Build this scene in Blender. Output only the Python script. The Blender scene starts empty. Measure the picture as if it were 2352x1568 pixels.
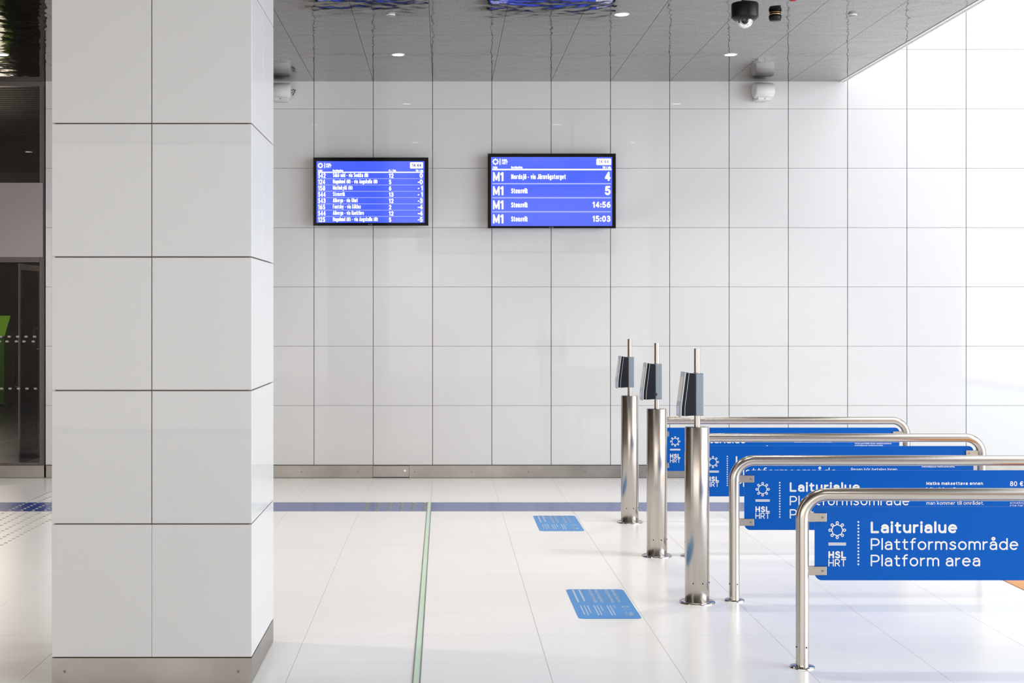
import bpy, math, random
from mathutils import Vector
random.seed(4)
S = bpy.context.scene
COL = S.collection
PI = math.pi

# ---------------------------------------------------------------- camera
F = 3400.0                      # focal length in pixels of the 2352 px wide frame
VX, VY = 1018.0, 722.0          # where the lines running straight ahead meet
EYE = 1.652
cam = bpy.data.cameras.new('camera')
cam.sensor_width = 36.0
cam.lens = 36.0 * F / 2352.0
cam.shift_x = (1176 - VX) / 2352.0
cam.shift_y = -(784 - VY) / 2352.0
cam.clip_end = 200
co = bpy.data.objects.new('camera', cam)
co.location = (0, 0, EYE)
co.rotation_euler = (PI / 2, 0, 0)
COL.objects.link(co)
S.camera = co

# ---------------------------------------------------------------- world, daylight, exposure
S.view_settings.view_transform = 'Standard'
S.view_settings.look = 'None'
S.view_settings.gamma = 1
S.view_settings.use_curve_mapping = False
S.view_settings.exposure = 0.08
w = bpy.data.worlds.new('world'); S.world = w; w.use_nodes = True
bg = w.node_tree.nodes['Background']
bg.inputs[0].default_value = (1.0, 0.98, 0.96, 1)
bg.inputs[1].default_value = 1.1

def area(name, loc, rot, sx, sy, power, col):
    l = bpy.data.lights.new(name, 'AREA'); l.shape = 'RECTANGLE'
    l.size = sx; l.size_y = sy; l.energy = power; l.color = col
    o = bpy.data.objects.new(name, l); o.location = loc; o.rotation_euler = rot
    COL.objects.link(o); return o
# daylight through the tall glass wall on the right of the hall (facing -X)
area('daylight_side_window', (12.95, 1.5, 3.95), (0, PI / 2, 0), 7.7, 17.2, 1950, (0.80, 0.90, 1.0))
# daylight through the rooflight over the stair well (facing down)
area('daylight_rooflight', (8.2, 6.3, 9.6), (0, 0, 0), 7.0, 10.6, 430, (0.86, 0.93, 1.0))
# warm fill added behind the camera for the pillar and wall fronts (facing +Y)
area('front_fill', (-1.7, -7.6, 2.05), (PI / 2, 0, 0), 13.8, 4.0, 250, (1.0, 0.93, 0.86))
area('left_fill', (-9.0, -4.4, 2.05), (0, -PI / 2, 0), 4.0, 5.6, 100, (1.0, 0.93, 0.86))  # unseen fill added on the left to spread the soft light

# ---------------------------------------------------------------- materials
def mat(name, col, rough=0.5, metal=0.0, spec=0.5, emit=None, estr=1.0, coat=0.0, coat_rough=0.03, ior=1.5, aniso=0.0):
    m = bpy.data.materials.new(name); m.use_nodes = True
    b = m.node_tree.nodes['Principled BSDF']
    b.inputs['Base Color'].default_value = (*col, 1)
    b.inputs['Roughness'].default_value = rough
    b.inputs['Metallic'].default_value = metal
    b.inputs['IOR'].default_value = ior
    b.inputs['Specular IOR Level'].default_value = spec
    b.inputs['Coat Weight'].default_value = coat
    b.inputs['Coat Roughness'].default_value = coat_rough
    if emit:
        b.inputs['Emission Color'].default_value = (*emit, 1)
        b.inputs['Emission Strength'].default_value = estr
    return m

def nn(m, t, **kw):
    n = m.node_tree.nodes.new(t)
    for k, v in kw.items(): setattr(n, k, v)
    return n
def lk(m, a, b): m.node_tree.links.new(a, b)

def noise_bump(m, scale, strength, dist=0.01, detail=2, stretch=(1, 1, 1)):
    tc = nn(m, 'ShaderNodeTexCoord'); mp = nn(m, 'ShaderNodeMapping')
    mp.inputs['Scale'].default_value = stretch
    no = nn(m, 'ShaderNodeTexNoise'); no.inputs['Scale'].default_value = scale
    no.inputs['Detail'].default_value = detail
    bp = nn(m, 'ShaderNodeBump'); bp.inputs['Strength'].default_value = strength
    bp.inputs['Distance'].default_value = dist
    lk(m, tc.outputs['Object'], mp.inputs[0]); lk(m, mp.outputs[0], no.inputs['Vector'])
    lk(m, no.outputs[0], bp.inputs['Height'])
    lk(m, bp.outputs[0], m.node_tree.nodes['Principled BSDF'].inputs['Normal'])
    return no, bp

def vary_color(m, c0, c1, scale, stretch=(1, 1, 1), detail=4):
    tc = nn(m, 'ShaderNodeTexCoord'); mp = nn(m, 'ShaderNodeMapping')
    mp.inputs['Scale'].default_value = stretch
    no = nn(m, 'ShaderNodeTexNoise'); no.inputs['Scale'].default_value = scale
    no.inputs['Detail'].default_value = detail
    r = nn(m, 'ShaderNodeValToRGB')
    r.color_ramp.elements[0].position = 0.3; r.color_ramp.elements[0].color = (*c0, 1)
    r.color_ramp.elements[1].position = 0.7; r.color_ramp.elements[1].color = (*c1, 1)
    lk(m, tc.outputs['Object'], mp.inputs[0]); lk(m, mp.outputs[0], no.inputs['Vector'])
    lk(m, no.outputs[0], r.inputs[0])
    lk(m, r.outputs[0], m.node_tree.nodes['Principled BSDF'].inputs['Base Color'])

M = {}
M['panel'] = mat('white_enamel_panel', (0.72, 0.71, 0.70), rough=0.4, spec=0.2, coat=0.5, coat_rough=0.02, ior=1.45)
M['gap'] = mat('dark_joint', (0.20, 0.185, 0.175), rough=0.8)
M['tile'] = mat('white_floor_tile', (0.86, 0.855, 0.845), rough=0.22, spec=0.45)
vary_color(M['tile'], (0.895, 0.888, 0.88), (0.92, 0.915, 0.908), 1.2)
M['grout'] = mat('floor_grout', (0.5, 0.48, 0.46), rough=0.8)
M['blue_tile'] = mat('blue_floor_tile', (0.008, 0.05, 0.30), rough=0.2, spec=0.5)
vary_color(M['blue_tile'], (0.006, 0.045, 0.27), (0.01, 0.055, 0.33), 3.0)
M['steel'] = mat('brushed_stainless_steel', (0.53, 0.49, 0.445), rough=0.24, metal=1.0)
noise_bump(M['steel'], 60, 0.05, 0.002, 3, (1, 1, 0.05))
M['polished'] = mat('polished_steel', (0.6, 0.59, 0.58), rough=0.06, metal=1.0)
M['skirt'] = mat('stainless_skirting', (0.36, 0.34, 0.31), rough=0.32, metal=1.0)
vary_color(M['skirt'], (0.30, 0.28, 0.25), (0.40, 0.38, 0.35), 3.0)
M['clamp'] = mat('matt_steel_clamp', (0.42, 0.38, 0.34), rough=0.4, metal=1.0)
M['screw'] = mat('dull_screw', (0.22, 0.20, 0.18), rough=0.5, metal=0.8)
M['hole'] = mat('drilled_hole', (0.02, 0.02, 0.02), rough=0.9)
M['sign_blue'] = mat('blue_sign_panel', (0.0, 0.095, 0.45), rough=0.35, spec=0.15)
noise_bump(M['sign_blue'], 900, 0.04, 0.001)
M['sign_white'] = mat('sign_lettering', (0.80, 0.78, 0.76), rough=0.5)
M['sticker'] = mat('blue_floor_sticker', (0.03, 0.26, 0.66), rough=0.35, spec=0.35)
M['sticker_white'] = mat('sticker_lettering', (0.5, 0.6, 0.72), rough=0.4)
M['black'] = mat('gloss_black_plastic', (0.003, 0.003, 0.004), rough=0.12, spec=0.12)
M['black_matt'] = mat('black_plastic', (0.006, 0.006, 0.007), rough=0.35, spec=0.25)
M['navy'] = mat('dark_navy_plastic', (0.007, 0.009, 0.016), rough=0.35, spec=0.25)
M['grey_alu'] = mat('grey_aluminium', (0.27, 0.32, 0.37), rough=0.38, metal=0.5)
M['light_plate'] = mat('silver_front_plate', (0.38, 0.43, 0.48), rough=0.3, metal=0.3)
M['lcd'] = mat('reader_display', (0.62, 0.58, 0.54), rough=0.2)
M['purple'] = mat('reader_light', (0.5, 0.48, 0.7), rough=0.3, emit=(0.5, 0.45, 1.0), estr=0.22)
M['screen'] = mat('lit_blue_screen', (0.0, 0.01, 0.05), rough=0.08, emit=(0.06, 0.115, 1.0), estr=1.0)
M['screen_white'] = mat('lit_white_text', (0.2, 0.2, 0.2), rough=0.3, emit=(0.95, 0.96, 1.0), estr=1.3)
M['screen_line'] = mat('lit_pale_line', (0.05, 0.05, 0.1), rough=0.3, emit=(0.30, 0.36, 1.0), estr=1.1)
M['screen_dark'] = mat('lit_clock_digits', (0.02, 0.02, 0.1), rough=0.3, emit=(0.10, 0.12, 0.6), estr=0.6)
M['logo_grey'] = mat('grey_maker_mark', (0.25, 0.25, 0.26), rough=0.4)
M['lum'] = mat('pale_green_luminous_strip', (0.60, 0.80, 0.62), rough=0.35)
M['zinc'] = mat('grey_strip_edge', (0.30, 0.30, 0.29), rough=0.4, metal=0.6)
M['stud'] = mat('tactile_stud', (0.47, 0.42, 0.36), rough=0.35, metal=0.3)
M['stud_green'] = mat('grey_green_stud', (0.30, 0.32, 0.24), rough=0.4)
M['orange'] = mat('orange_floor_covering', (0.72, 0.30, 0.07), rough=0.45)
M['white_plastic'] = mat('white_plastic', (0.78, 0.77, 0.75), rough=0.4)
M['cable'] = mat('dark_cable', (0.06, 0.05, 0.045), rough=0.5)
M['lamp'] = mat('lit_downlight', (0.9, 0.9, 0.9), rough=0.4, emit=(1.0, 0.93, 0.84), estr=14)
M['frame'] = mat('brown_grey_metal_frame', (0.13, 0.11, 0.105), rough=0.35, metal=0.6)
M['door_metal'] = mat('grey_door_metal', (0.42, 0.38, 0.38), rough=0.4, metal=0.2)
M['pillar_core'] = mat('pillar_joint', (0.19, 0.155, 0.13), rough=0.8)
M['fascia'] = mat('frosted_grey_pink_fascia', (0.36, 0.31, 0.315), rough=0.3)
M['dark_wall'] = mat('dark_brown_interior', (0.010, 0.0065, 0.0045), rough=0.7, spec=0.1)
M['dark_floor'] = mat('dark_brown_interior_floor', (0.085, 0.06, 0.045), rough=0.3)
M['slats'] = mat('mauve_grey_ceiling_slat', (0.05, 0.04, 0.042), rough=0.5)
M['lime'] = mat('lime_green_metal', (0.30, 0.75, 0.03), rough=0.4)
M['green'] = mat('green_metal', (0.08, 0.30, 0.015), rough=0.4)
M['dot'] = mat('frosted_glass_marking', (0.40, 0.34, 0.31), rough=0.5)
M['warm_wall'] = mat('warm_far_wall', (0.50, 0.42, 0.36), rough=0.6)
M['brown_wall'] = mat('brown_clad_wall', (0.20, 0.13, 0.08), rough=0.5)
M['red'] = mat('dark_red_plastic', (0.35, 0.01, 0.015), rough=0.3)
M['sign_lit'] = mat('lit_white_sign_face', (0.8, 0.8, 0.8), rough=0.4, emit=(1, 0.98, 0.92), estr=1.0)
M['sign_pink'] = mat('lit_pink_sign_band', (0.7, 0.4, 0.4), rough=0.4, emit=(1.0, 0.45, 0.45), estr=0.5)
M['dome'] = mat('clear_dome', (0.9, 0.9, 0.95), rough=0.02)
M['dome'].node_tree.nodes['Principled BSDF'].inputs['Transmission Weight'].default_value = 1.0
M['bronze'] = mat('brass_ring', (0.5, 0.36, 0.2), rough=0.3, metal=1.0)

# embossed stainless ceiling sheet: wavy mirror with a fine linen grain
m = M['ceiling'] = mat('embossed_stainless_ceiling', (0.20, 0.188, 0.178), rough=0.05, metal=1.0)
tc = nn(m, 'ShaderNodeTexCoord')
def nz(scale, st):
    mp = nn(m, 'ShaderNodeMapping'); mp.inputs['Scale'].default_value = st
    no = nn(m, 'ShaderNodeTexNoise'); no.inputs['Scale'].default_value = scale; no.inputs['Detail'].default_value = 1.5
    lk(m, tc.outputs['Object'], mp.inputs[0]); lk(m, mp.outputs[0], no.inputs['Vector']); return no.outputs[0]
CEIL_B = []
prev = None
for sc_, st_, strength, dist in ((1.0, (6, 5, 1), 0.8, 0.0040), (1.0, (60, 9, 1), 0.3, 0.0004)):
    bp = nn(m, 'ShaderNodeBump'); bp.inputs['Strength'].default_value = strength; bp.inputs['Distance'].default_value = dist
    lk(m, nz(sc_, st_), bp.inputs['Height'])
    if prev: lk(m, prev, bp.inputs['Normal'])
    prev = bp.outputs[0]
lk(m, prev, m.node_tree.nodes['Principled BSDF'].inputs['Normal'])
cr = nn(m, 'ShaderNodeValToRGB')  # light and dark glints of the embossing, painted into the base colour
cr.color_ramp.elements[0].position = .35; cr.color_ramp.elements[0].color = (.13, .122, .114, 1)
cr.color_ramp.elements[1].position = .65; cr.color_ramp.elements[1].color = (.255, .243, .23, 1)
lk(m, nz(1.0, (80, 26, 1)), cr.inputs[0]); lk(m, cr.outputs[0], m.node_tree.nodes['Principled BSDF'].inputs['Base Color'])

# clear glass: mostly see-through with a mirror reflection that grows at grazing angles
m = M['glass'] = bpy.data.materials.new('clear_glass'); m.use_nodes = True
for n in list(m.node_tree.nodes):
    if n.type == 'BSDF_PRINCIPLED': m.node_tree.nodes.remove(n)
tr = nn(m, 'ShaderNodeBsdfTransparent'); tr.inputs[0].default_value = (0.86, 0.86, 0.85, 1)
gl = nn(m, 'ShaderNodeBsdfGlossy'); gl.inputs['Roughness'].default_value = 0.01
fr = nn(m, 'ShaderNodeFresnel'); fr.inputs[0].default_value = 1.45
mx = nn(m, 'ShaderNodeMixShader')
lk(m, fr.outputs[0], mx.inputs[0]); lk(m, tr.outputs[0], mx.inputs[1]); lk(m, gl.outputs[0], mx.inputs[2])
lk(m, mx.outputs[0], m.node_tree.nodes['Material Output'].inputs[0])

# ---------------------------------------------------------------- mesh helpers
class MB:
    def __init__(s): s.v = []; s.f = []; s.sm = []
    def add(s, vs, fs, smooth=False):
        o = len(s.v); s.v += [tuple(p) for p in vs]
        for f in fs: s.f.append(tuple(o + i for i in f)); s.sm.append(smooth)
    def box(s, x0, x1, y0, y1, z0, z1):
        s.add([(x0,y0,z0),(x1,y0,z0),(x1,y1,z0),(x0,y1,z0),(x0,y0,z1),(x1,y0,z1),(x1,y1,z1),(x0,y1,z1)],
              [(3,2,1,0),(4,5,6,7),(0,1,5,4),(1,2,6,5),(2,3,7,6),(3,0,4,7)])
    def lathe(s, c, prof, axis='z', n=48, smooth=True, sharp=()):
        # prof: list of (radius, height)
        cx, cy, cz = c; rings = []; vs = []
        for r, h in prof:
            for k in range(n):
                a = 2 * PI * k / n; u, v = r * math.cos(a), r * math.sin(a)
                vs.append((cx+u, cy+v, cz+h) if axis == 'z' else (cx+h, cy+u, cz+v) if axis == 'x' else (cx+u, cy+h, cz-v))
        fs = []
        for i in range(len(prof) - 1):
            for k in range(n):
                a, b = i*n+k, i*n+(k+1) % n
                fs.append((a, b, b+n, a+n))
        s.add(vs, fs, smooth)
        m_ = len(prof) - 1
        s.add(vs[:n], [tuple(reversed(range(n)))]); s.add(vs[m_*n:], [tuple(range(n))])
    def cyl(s, c, r, z0, z1, n=48, axis='z', ch=0.0):
        if ch:
            s.lathe(c, [(r-ch, z0), (r, z0+ch), (r, z1-ch), (r-ch, z1)], axis, n, False)
            # smooth the barrel only
            for i in range(len(s.sm)-3*n-2+0, len(s.sm)-2): s.sm[i] = True
        else: s.lathe(c, [(r, z0), (r, z1)], axis, n)
    def prism_xz(s, poly, y0, y1):
        n = len(poly)
        s.add([(x, y0, z) for x, z in poly] + [(x, y1, z) for x, z in poly],
              [tuple(range(n)), tuple(reversed(range(n, 2*n)))] + [((i+1) % n, i, i+n, (i+1) % n+n) for i in range(n)])
    def prism_xy(s, poly, z0, z1):
        n = len(poly)
        s.add([(x, y, z0) for x, y in poly] + [(x, y, z1) for x, y in poly],
              [tuple(reversed(range(n))), tuple(range(n, 2*n))] + [(i, (i+1) % n, (i+1) % n+n, i+n) for i in range(n)])
    def tube(s, pts, r, n=24, caps=True):
        pts = [Vector(p) for p in pts]; vs = []
        ref = None
        for i, p in enumerate(pts):
            t = (pts[min(i+1, len(pts)-1)] - pts[max(i-1, 0)]).normalized()
            if ref is None:
                ref = Vector((0, 1, 0)) if abs(t.y) < 0.9 else Vector((1, 0, 0))
            a = (ref - t * ref.dot(t)).normalized(); b = t.cross(a); ref = a
            for k in range(n):
                q = 2*PI*k/n; vs.append(p + (a*math.cos(q) + b*math.sin(q))*r)
        fs = [(i*n+k, i*n+(k+1) % n, (i+1)*n+(k+1) % n, (i+1)*n+k) for i in range(len(pts)-1) for k in range(n)]
        s.add(vs, fs, True)
        if caps:
            s.add(vs[:n], [tuple(reversed(range(n)))]); s.add(vs[-n:], [tuple(range(n))])
    def build(s, name, material, parent=None, bevel=0.0, seg=2, flip=False):
        me = bpy.data.meshes.new(name); me.from_pydata([tuple(v) for v in s.v], [], s.f)
        me.polygons.foreach_set('use_smooth', s.sm); me.materials.append(M[material]); me.update()
        o = bpy.data.objects.new(name, me); COL.objects.link(o)
        if parent: o.parent = parent
        if bevel:
            b = o.modifiers.new('bevel', 'BEVEL'); b.width = bevel; b.segments = seg
            b.limit_method = 'ANGLE'; b.angle_limit = math.radians(40)
        return o

def thing(name, label, cat, loc=(0, 0, 0), group=None, rotz=0):
    o = bpy.data.objects.new(name, None); o.empty_display_size = 0.1
    o.location = loc; o.rotation_euler = (0, 0, rotz); COL.objects.link(o)
    o['label'] = label; o['category'] = cat
    if group: o['group'] = group
    return o
def tag(o, label, cat, group=None):
    o['label'] = label; o['category'] = cat
    if group: o['group'] = group
    return o
def struct(o): o['kind'] = 'structure'; return o
def plabel(o, l): o['label'] = l; return o
def rrect(x0, x1, z0, z1, r, n=8):
    p = []
    for cx, cz, a0 in ((x1-r, z1-r, 0), (x0+r, z1-r, 90), (x0+r, z0+r, 180), (x1-r, z0+r, 270)):
        for k in range(n+1):
            a = math.radians(a0 + 90*k/n); p.append((cx+r*math.cos(a), cz+r*math.sin(a)))
    return p[::-1]

# ---------------------------------------------------------------- rounded single-line lettering
def A(cx, cy, rx, ry, a0, a1, n=None):
    n = n or max(4, int(abs(a1-a0)/18))
    return [(cx+rx*math.cos(math.radians(a0+(a1-a0)*k/n)), cy+ry*math.sin(math.radians(a0+(a1-a0)*k/n))) for k in range(n+1)]
def CR(pts, k=6):
    P = [pts[0]] + pts + [pts[-1]]; out = []
    for i in range(1, len(P)-2):
        p0, p1, p2, p3 = P[i-1:i+3]
        for j in range(k):
            t = j/k
            out.append(tuple(0.5*((2*p1[d]) + (-p0[d]+p2[d])*t + (2*p0[d]-5*p1[d]+4*p2[d]-p3[d])*t*t + (-p0[d]+3*p1[d]-3*p2[d]+p3[d])*t**3) for d in (0, 1)))
    out.append(pts[-1]); return out
O_ = A(.3, .36, .3, .36, 0, 360)
STEM = [(0, 0), (0, .72)]
ARCH = [(0, .40)] + A(.26, .42, .26, .30, 180, 0) + [(.52, 0)]
G = {
 'o': (.6, [O_]), 'c': (.54, [A(.3, .36, .3, .36, 48, 312)]),
 'e': (.6, [[(.02, .38)] + A(.3, .36, .3, .36, 4, 312)]),
 'a': (.52, [A(.26, .45, .25, .27, 155, 0) + [(.51, 0)], [(.50, .43), (.26, .43)] + A(.23, .215, .23, .215, 90, 270) + [(.34, .02), (.44, .08), (.50, .18)]]),
 'n': (.52, [STEM, ARCH]), 'r': (.30, [STEM, [(0, .38)] + A(.28, .42, .28, .28, 180, 90) + [(.31, .70)]]),
 'm': (.9, [STEM, [(0, .42)] + A(.225, .46, .225, .26, 180, 0) + [(.45, 0)], [(.45, .42)] + A(.675, .46, .225, .26, 180, 0) + [(.9, 0)]]),
 'h': (.52, [[(0, 0), (0, 1.03)], ARCH]), 'u': (.52, [[(0, .72), (0, .3)] + A(.26, .29, .26, .29, 180, 360) + [(.52, .72)], [(.52, .4), (.52, 0)]]),
 'i': (0, [STEM, [(0, 1.0), (0.001, 1.0)]]), 'l': (0, [[(0, 0), (0, 1.03)]]),
 'j': (.16, [[(.16, .72), (.16, -.08)] + A(.0, -.08, .16, .2, 0, -90), [(.16, 1.0), (.161, 1.0)]]),
 't': (.38, [[(.14, .94), (.14, .2)] + A(.32, .19, .18, .19, 180, 270) + [(.38, .02)], [(0, .70), (.38, .70)]]),
 'f': (.36, [[(.13, 0), (.13, .8)] + A(.34, .82, .21, .22, 180, 80), [(0, .70), (.35, .70)]]),
 's': (.46, [CR([(.44, .60), (.25, .72), (.04, .56), (.22, .385), (.42, .30), (.44, .12), (.22, 0), (.0, .10)])]),
 'd': (.6, [O_, [(.6, 1.03), (.6, 0)]]), 'b': (.6, [O_, [(0, 1.03), (0, 0)]]), 'p': (.6, [O_, [(0, .72), (0, -.28)]]),
 'g': (.6, [O_, [(.6, .72), (.6, -.02)] + A(.3, -.02, .3, .27, 0, -150)]),
 'k': (.5, [[(0, 0), (0, 1.03)], [(.46, .72), (0, .26)], [(.17, .43), (.5, 0)]]),
 'v': (.54, [[(0, .72), (.27, 0), (.54, .72)]]), 'y': (.54, [[(0, .72), (.28, .02)], [(.54, .72), (.25, -.16), (.14, -.28), (.02, -.27)]]),
 'x': (.5, [[(0, .72), (.5, 0)], [(.5, .72), (0, 0)]]),
 'L': (.54, [[(0, 1), (0, 0), (.54, 0)]]),
 'P': (.62, [[(0, 0), (0, 1), (.34, 1)] + A(.34, .70, .29, .30, 90, -90) + [(0, .40)]]),
 'R': (.62, [[(0, 0), (0, 1), (.34, 1)] + A(.34, .71, .29, .29, 90, -90) + [(0, .42)], [(.30, .42), (.63, 0)]]),
 'H': (.68, [[(0, 0), (0, 1)], [(.68, 0), (.68, 1)], [(0, .5), (.68, .5)]]),
 'S': (.62, [CR([(.58, .86), (.34, 1), (.06, .86), (.10, .62), (.34, .52), (.58, .40), (.60, .14), (.32, 0), (.0, .13)])]),
 'T': (.66, [[(0, 1), (.66, 1)], [(.33, 1), (.33, 0)]]), 'E': (.54, [[(.54, 1), (0, 1), (0, 0), (.54, 0)], [(0, .5), (.48, .5)]]),
 'M': (.84, [[(0, 0), (0, 1), (.42, .12), (.84, 1), (.84, 0)]]), 'N': (.7, [[(0, 0), (0, 1), (.7, 0), (.7, 1)]]),
 'A': (.76, [[(0, 0), (.38, 1), (.76, 0)], [(.14, .32), (.62, .32)]]), 'D': (.7, [[(0, 0), (0, 1), (.26, 1)] + A(.26, .5, .44, .5, 90, -90) + [(0, 0)]]),
 'F': (.52, [[(0, 0), (0, 1), (.54, 1)], [(0, .5), (.46, .5)]]), 'J': (.46, [[(.46, 1), (.46, .26)] + A(.22, .26, .24, .26, 0, -160)]),
 'K': (.62, [[(0, 0), (0, 1)], [(.6, 1), (0, .36)], [(.22, .59), (.62, 0)]]), 'O': (.9, [A(.45, .5, .45, .5, 0, 360)]),
 'G': (.8, [A(.44, .5, .44, .5, 45, 330) + [(.82, .48), (.5, .48)]]),
 '0': (.6, [A(.3, .5, .3, .5, 0, 360)]), '1': (.24, [[(0, .82), (.22, 1), (.22, 0)]]),
 '2': (.56, [A(.27, .72, .27, .28, 165, -20) + [(.46, .48), (0, 0), (.56, 0)]]),
 '3': (.56, [A(.26, .76, .25, .24, 150, -80) + [(.2, .53)], A(.26, .27, .29, .27, 85, -155)]),
 '4': (.6, [[(.44, 0), (.44, 1), (0, .28), (.6, .28)]]),
 '5': (.56, [[(.5, 1), (.08, 1), (.04, .56)] + A(.26, .31, .29, .31, 120, -150)]),
 '6': (.58, [A(.29, .31, .29, .31, 0, 360), [(.0, .31), (.05, .62), (.2, .88), (.45, 1.0)]]),
 '8': (.58, [A(.29, .27, .29, .27, 0, 360), A(.29, .77, .24, .23, 0, 360)]),
 '-': (.26, [[(0, .38), (.26, .38)]]), '.': (0, [[(0, .02), (.001, .02)]]), ':': (0, [[(0, .1), (.001, .1)], [(0, .6), (.001, .6)]]),
 '(': (.2, [A(.36, .42, .34, .62, 135, 225)]), ')': (.2, [A(-.16, .42, .34, .62, 45, -45)]), '/': (.4, [[(0, -.08), (.4, 1.04)]]),
 '~': (.42, [CR([(0, .34), (.12, .46), (.28, .34), (.42, .46)])]), '|': (0, [[(0, -.1), (0, 1.1)]]),
 '€': (.66, [A(.42, .5, .34, .5, 50, 310), [(0, .6), (.5, .6)], [(0, .4), (.46, .4)]]), ' ': (.12, []),
}
DOTS = lambda x, y: [[(x-.13, y), (x-.129, y)], [(x+.13, y), (x+.131, y)]]
G['ä'] = (.52, G['a'][1] + DOTS(.26, .98)); G['ö'] = (.6, G['o'][1] + DOTS(.3, .98))
G['å'] = (.52, G['a'][1] + [A(.26, 1.03, .11, .11, 0, 360)])
G['Ä'] = (.76, G['A'][1] + DOTS(.38, 1.26)); G['Å'] = (.76, G['A'][1] + [A(.38, 1.18, .12, .12, 0, 360)])

def ribbon(mb, pts, wd, mp_, lay=0):
    """flat stroke of width wd along pts (2-D), placed by mp(u, v) -> 3-D"""
    mp = lambda u, v: mp_(u, v, lay*6e-5)
    q = [pts[0]]
    for p in pts[1:]:
        if math.hypot(p[0]-q[-1][0], p[1]-q[-1][1]) > 1e-7: q.append(p)
    h = wd/2
    closed = len(q) > 3 and math.hypot(q[0][0]-q[-1][0], q[0][1]-q[-1][1]) < 1e-5
    def disc(c):
        n = 12; mb.add([mp_(c[0]+h*math.cos(2*PI*k/n), c[1]+h*math.sin(2*PI*k/n), lay*6e-5+3e-5) for k in range(n)], [tuple(range(n))])
    if len(q) < 2 or (len(q) == 2 and math.hypot(q[0][0]-q[1][0], q[0][1]-q[1][1]) < wd*.1): disc(q[0]); return
    N = len(q); L, R = [], []
    for i in range(N):
        if closed: a, b = q[(i-1) % (N-1)], q[(i+1) % (N-1)] if i < N-1 else q[1]
        else: a, b = q[max(i-1, 0)], q[min(i+1, N-1)]
        p = q[i]
        d1 = (p[0]-a[0], p[1]-a[1]); d2 = (b[0]-p[0], b[1]-p[1])
        l1 = math.hypot(*d1) or 1; l2 = math.hypot(*d2) or 1
        if i == 0 and not closed: d1, l1 = d2, l2
        if i == N-1 and not closed: d2, l2 = d1, l1
        n1 = (-d1[1]/l1, d1[0]/l1); n2 = (-d2[1]/l2, d2[0]/l2)
        mx_, my_ = n1[0]+n2[0], n1[1]+n2[1]; ml = math.hypot(mx_, my_)
        sharp = (n1[0]*n2[0]+n1[1]*n2[1]) < 0.7
        L.append((n1, n2, sharp))
    for i in range(N-1):
        p, r = q[i], q[i+1]
        def off(idx, use_second):
            n1, n2, sharp = L[idx]
            if sharp: return n2 if use_second else n1
            mx_, my_ = n1[0]+n2[0], n1[1]+n2[1]; k = 2/(mx_*mx_+my_*my_)
            return (mx_*k, my_*k)
        o1, o2 = off(i, True), off(i+1, False)
        mb.add([mp(p[0]-o1[0]*h, p[1]-o1[1]*h), mp(r[0]-o2[0]*h, r[1]-o2[1]*h), mp(r[0]+o2[0]*h, r[1]+o2[1]*h), mp(p[0]+o1[0]*h, p[1]+o1[1]*h)], [(0, 1, 2, 3)])
    for i in range(1, N-1):
        if L[i][2]: disc(q[i])
    if not closed: disc(q[0]); disc(q[-1])

def text(mb, s, u0, v0, cap, wd, mp, u1=None, align='l', gap=.15, xs=1.0):
    """cap = outer cap height, wd = stroke width, u0..u1 outer span (u1 sets the horizontal scale)"""
    n = len(s); natw = sum(G[ch][0] for ch in s)
    if u1 is not None:
        while True:
            sx = (u1-u0-n*wd)/(natw+gap*(n-1)) if n*wd < u1-u0 else 0
            if sx > wd*1.25 or natw < .3 or n == 1: break
            wd *= .94
        if n == 1: sx = (u1-u0-wd)/natw
    else: sx = (cap-wd)*xs
    hh = cap - wd
    x = u0 + wd/2
    if align == 'r': x = u0 - wd/2 - natw*sx - (n-1)*(wd+gap*sx)
    for ch in s:
        for i, st in enumerate(G[ch][1]):
            dot = len(st) == 2 and abs(st[0][0]-st[1][0]) < .002 and st[0][1] == st[1][1]
            ribbon(mb, [(x+p[0]*sx, v0+wd/2+p[1]*hh) for p in st], wd*(1.25 if dot else 1), mp, i)
        x += (G[ch][0]+gap)*sx + wd

def sun_logo(mb, cx, cy, R, wd, mp):
    r = R*0.635
    ring = [(cx+r*math.cos(math.radians(45*k+90)), cy+r*math.sin(math.radians(45*k+90))) for k in range(9)]
    ribbon(mb, ring, wd, mp)
    for k in range(8):
        a = math.radians(45*k+90); ca, sa = math.cos(a), math.sin(a)
        loop = []
        for j in range(17):
            t = 2*PI*j/16
            along = r + (R-wd/2-r)*(1-math.cos(t))/2; side = R*0.125*math.sin(t)*(1.15-0.35*math.cos(t))*0.85
            loop.append((cx+ca*along-sa*side, cy+sa*along+ca*side))
        ribbon(mb, loop, wd, mp, 1+k % 2)

# ================================================================ SETTING
YW = 14.978                      # front face of the panelled far wall
JX = -1.308                      # a wall / floor joint; the rest every 0.6 m
CEIL = 4.009
CE = 4.066                       # right edge of the low ceiling
STORE = -4.03                    # right edge of the glazed opening
# floor -----------------------------------------------------------
t = MB(); g = 0.0012
j0 = 11.23
for iy in range(-31, 7):
    y0 = j0 + 0.6*iy
    if abs(y0-12.43) < .01: continue           # the blue course
    y1 = min(y0+0.6, YW)
    if y0 >= YW-.02: continue
    for ix in range(-14, 22):
        x0 = -.108 + .6*ix
        t.box(x0+g, x0+.6-g, y0+g, y1-g, -.02, 0)
fl = struct(t.build('floor', 'tile'))
t = MB(); t.box(-8.6, 13.2, -8, 15.1, -.06, -.0015); o = t.build('grout_bed', 'grout', fl)
t = MB()
for ix in range(-28, 44):
    x0 = -.108+.3*ix
    t.box(x0+g, x0+.3-g, 12.43+g, 13.03-.012, -.02, 0)
o = t.build('blue_tile_course', 'blue_tile', fl); plabel(o, 'dark blue band of tiles across the white floor')
t = MB(); t.box(-8.5, 13, 13.019, 13.031, -.02, .0008)
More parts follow.
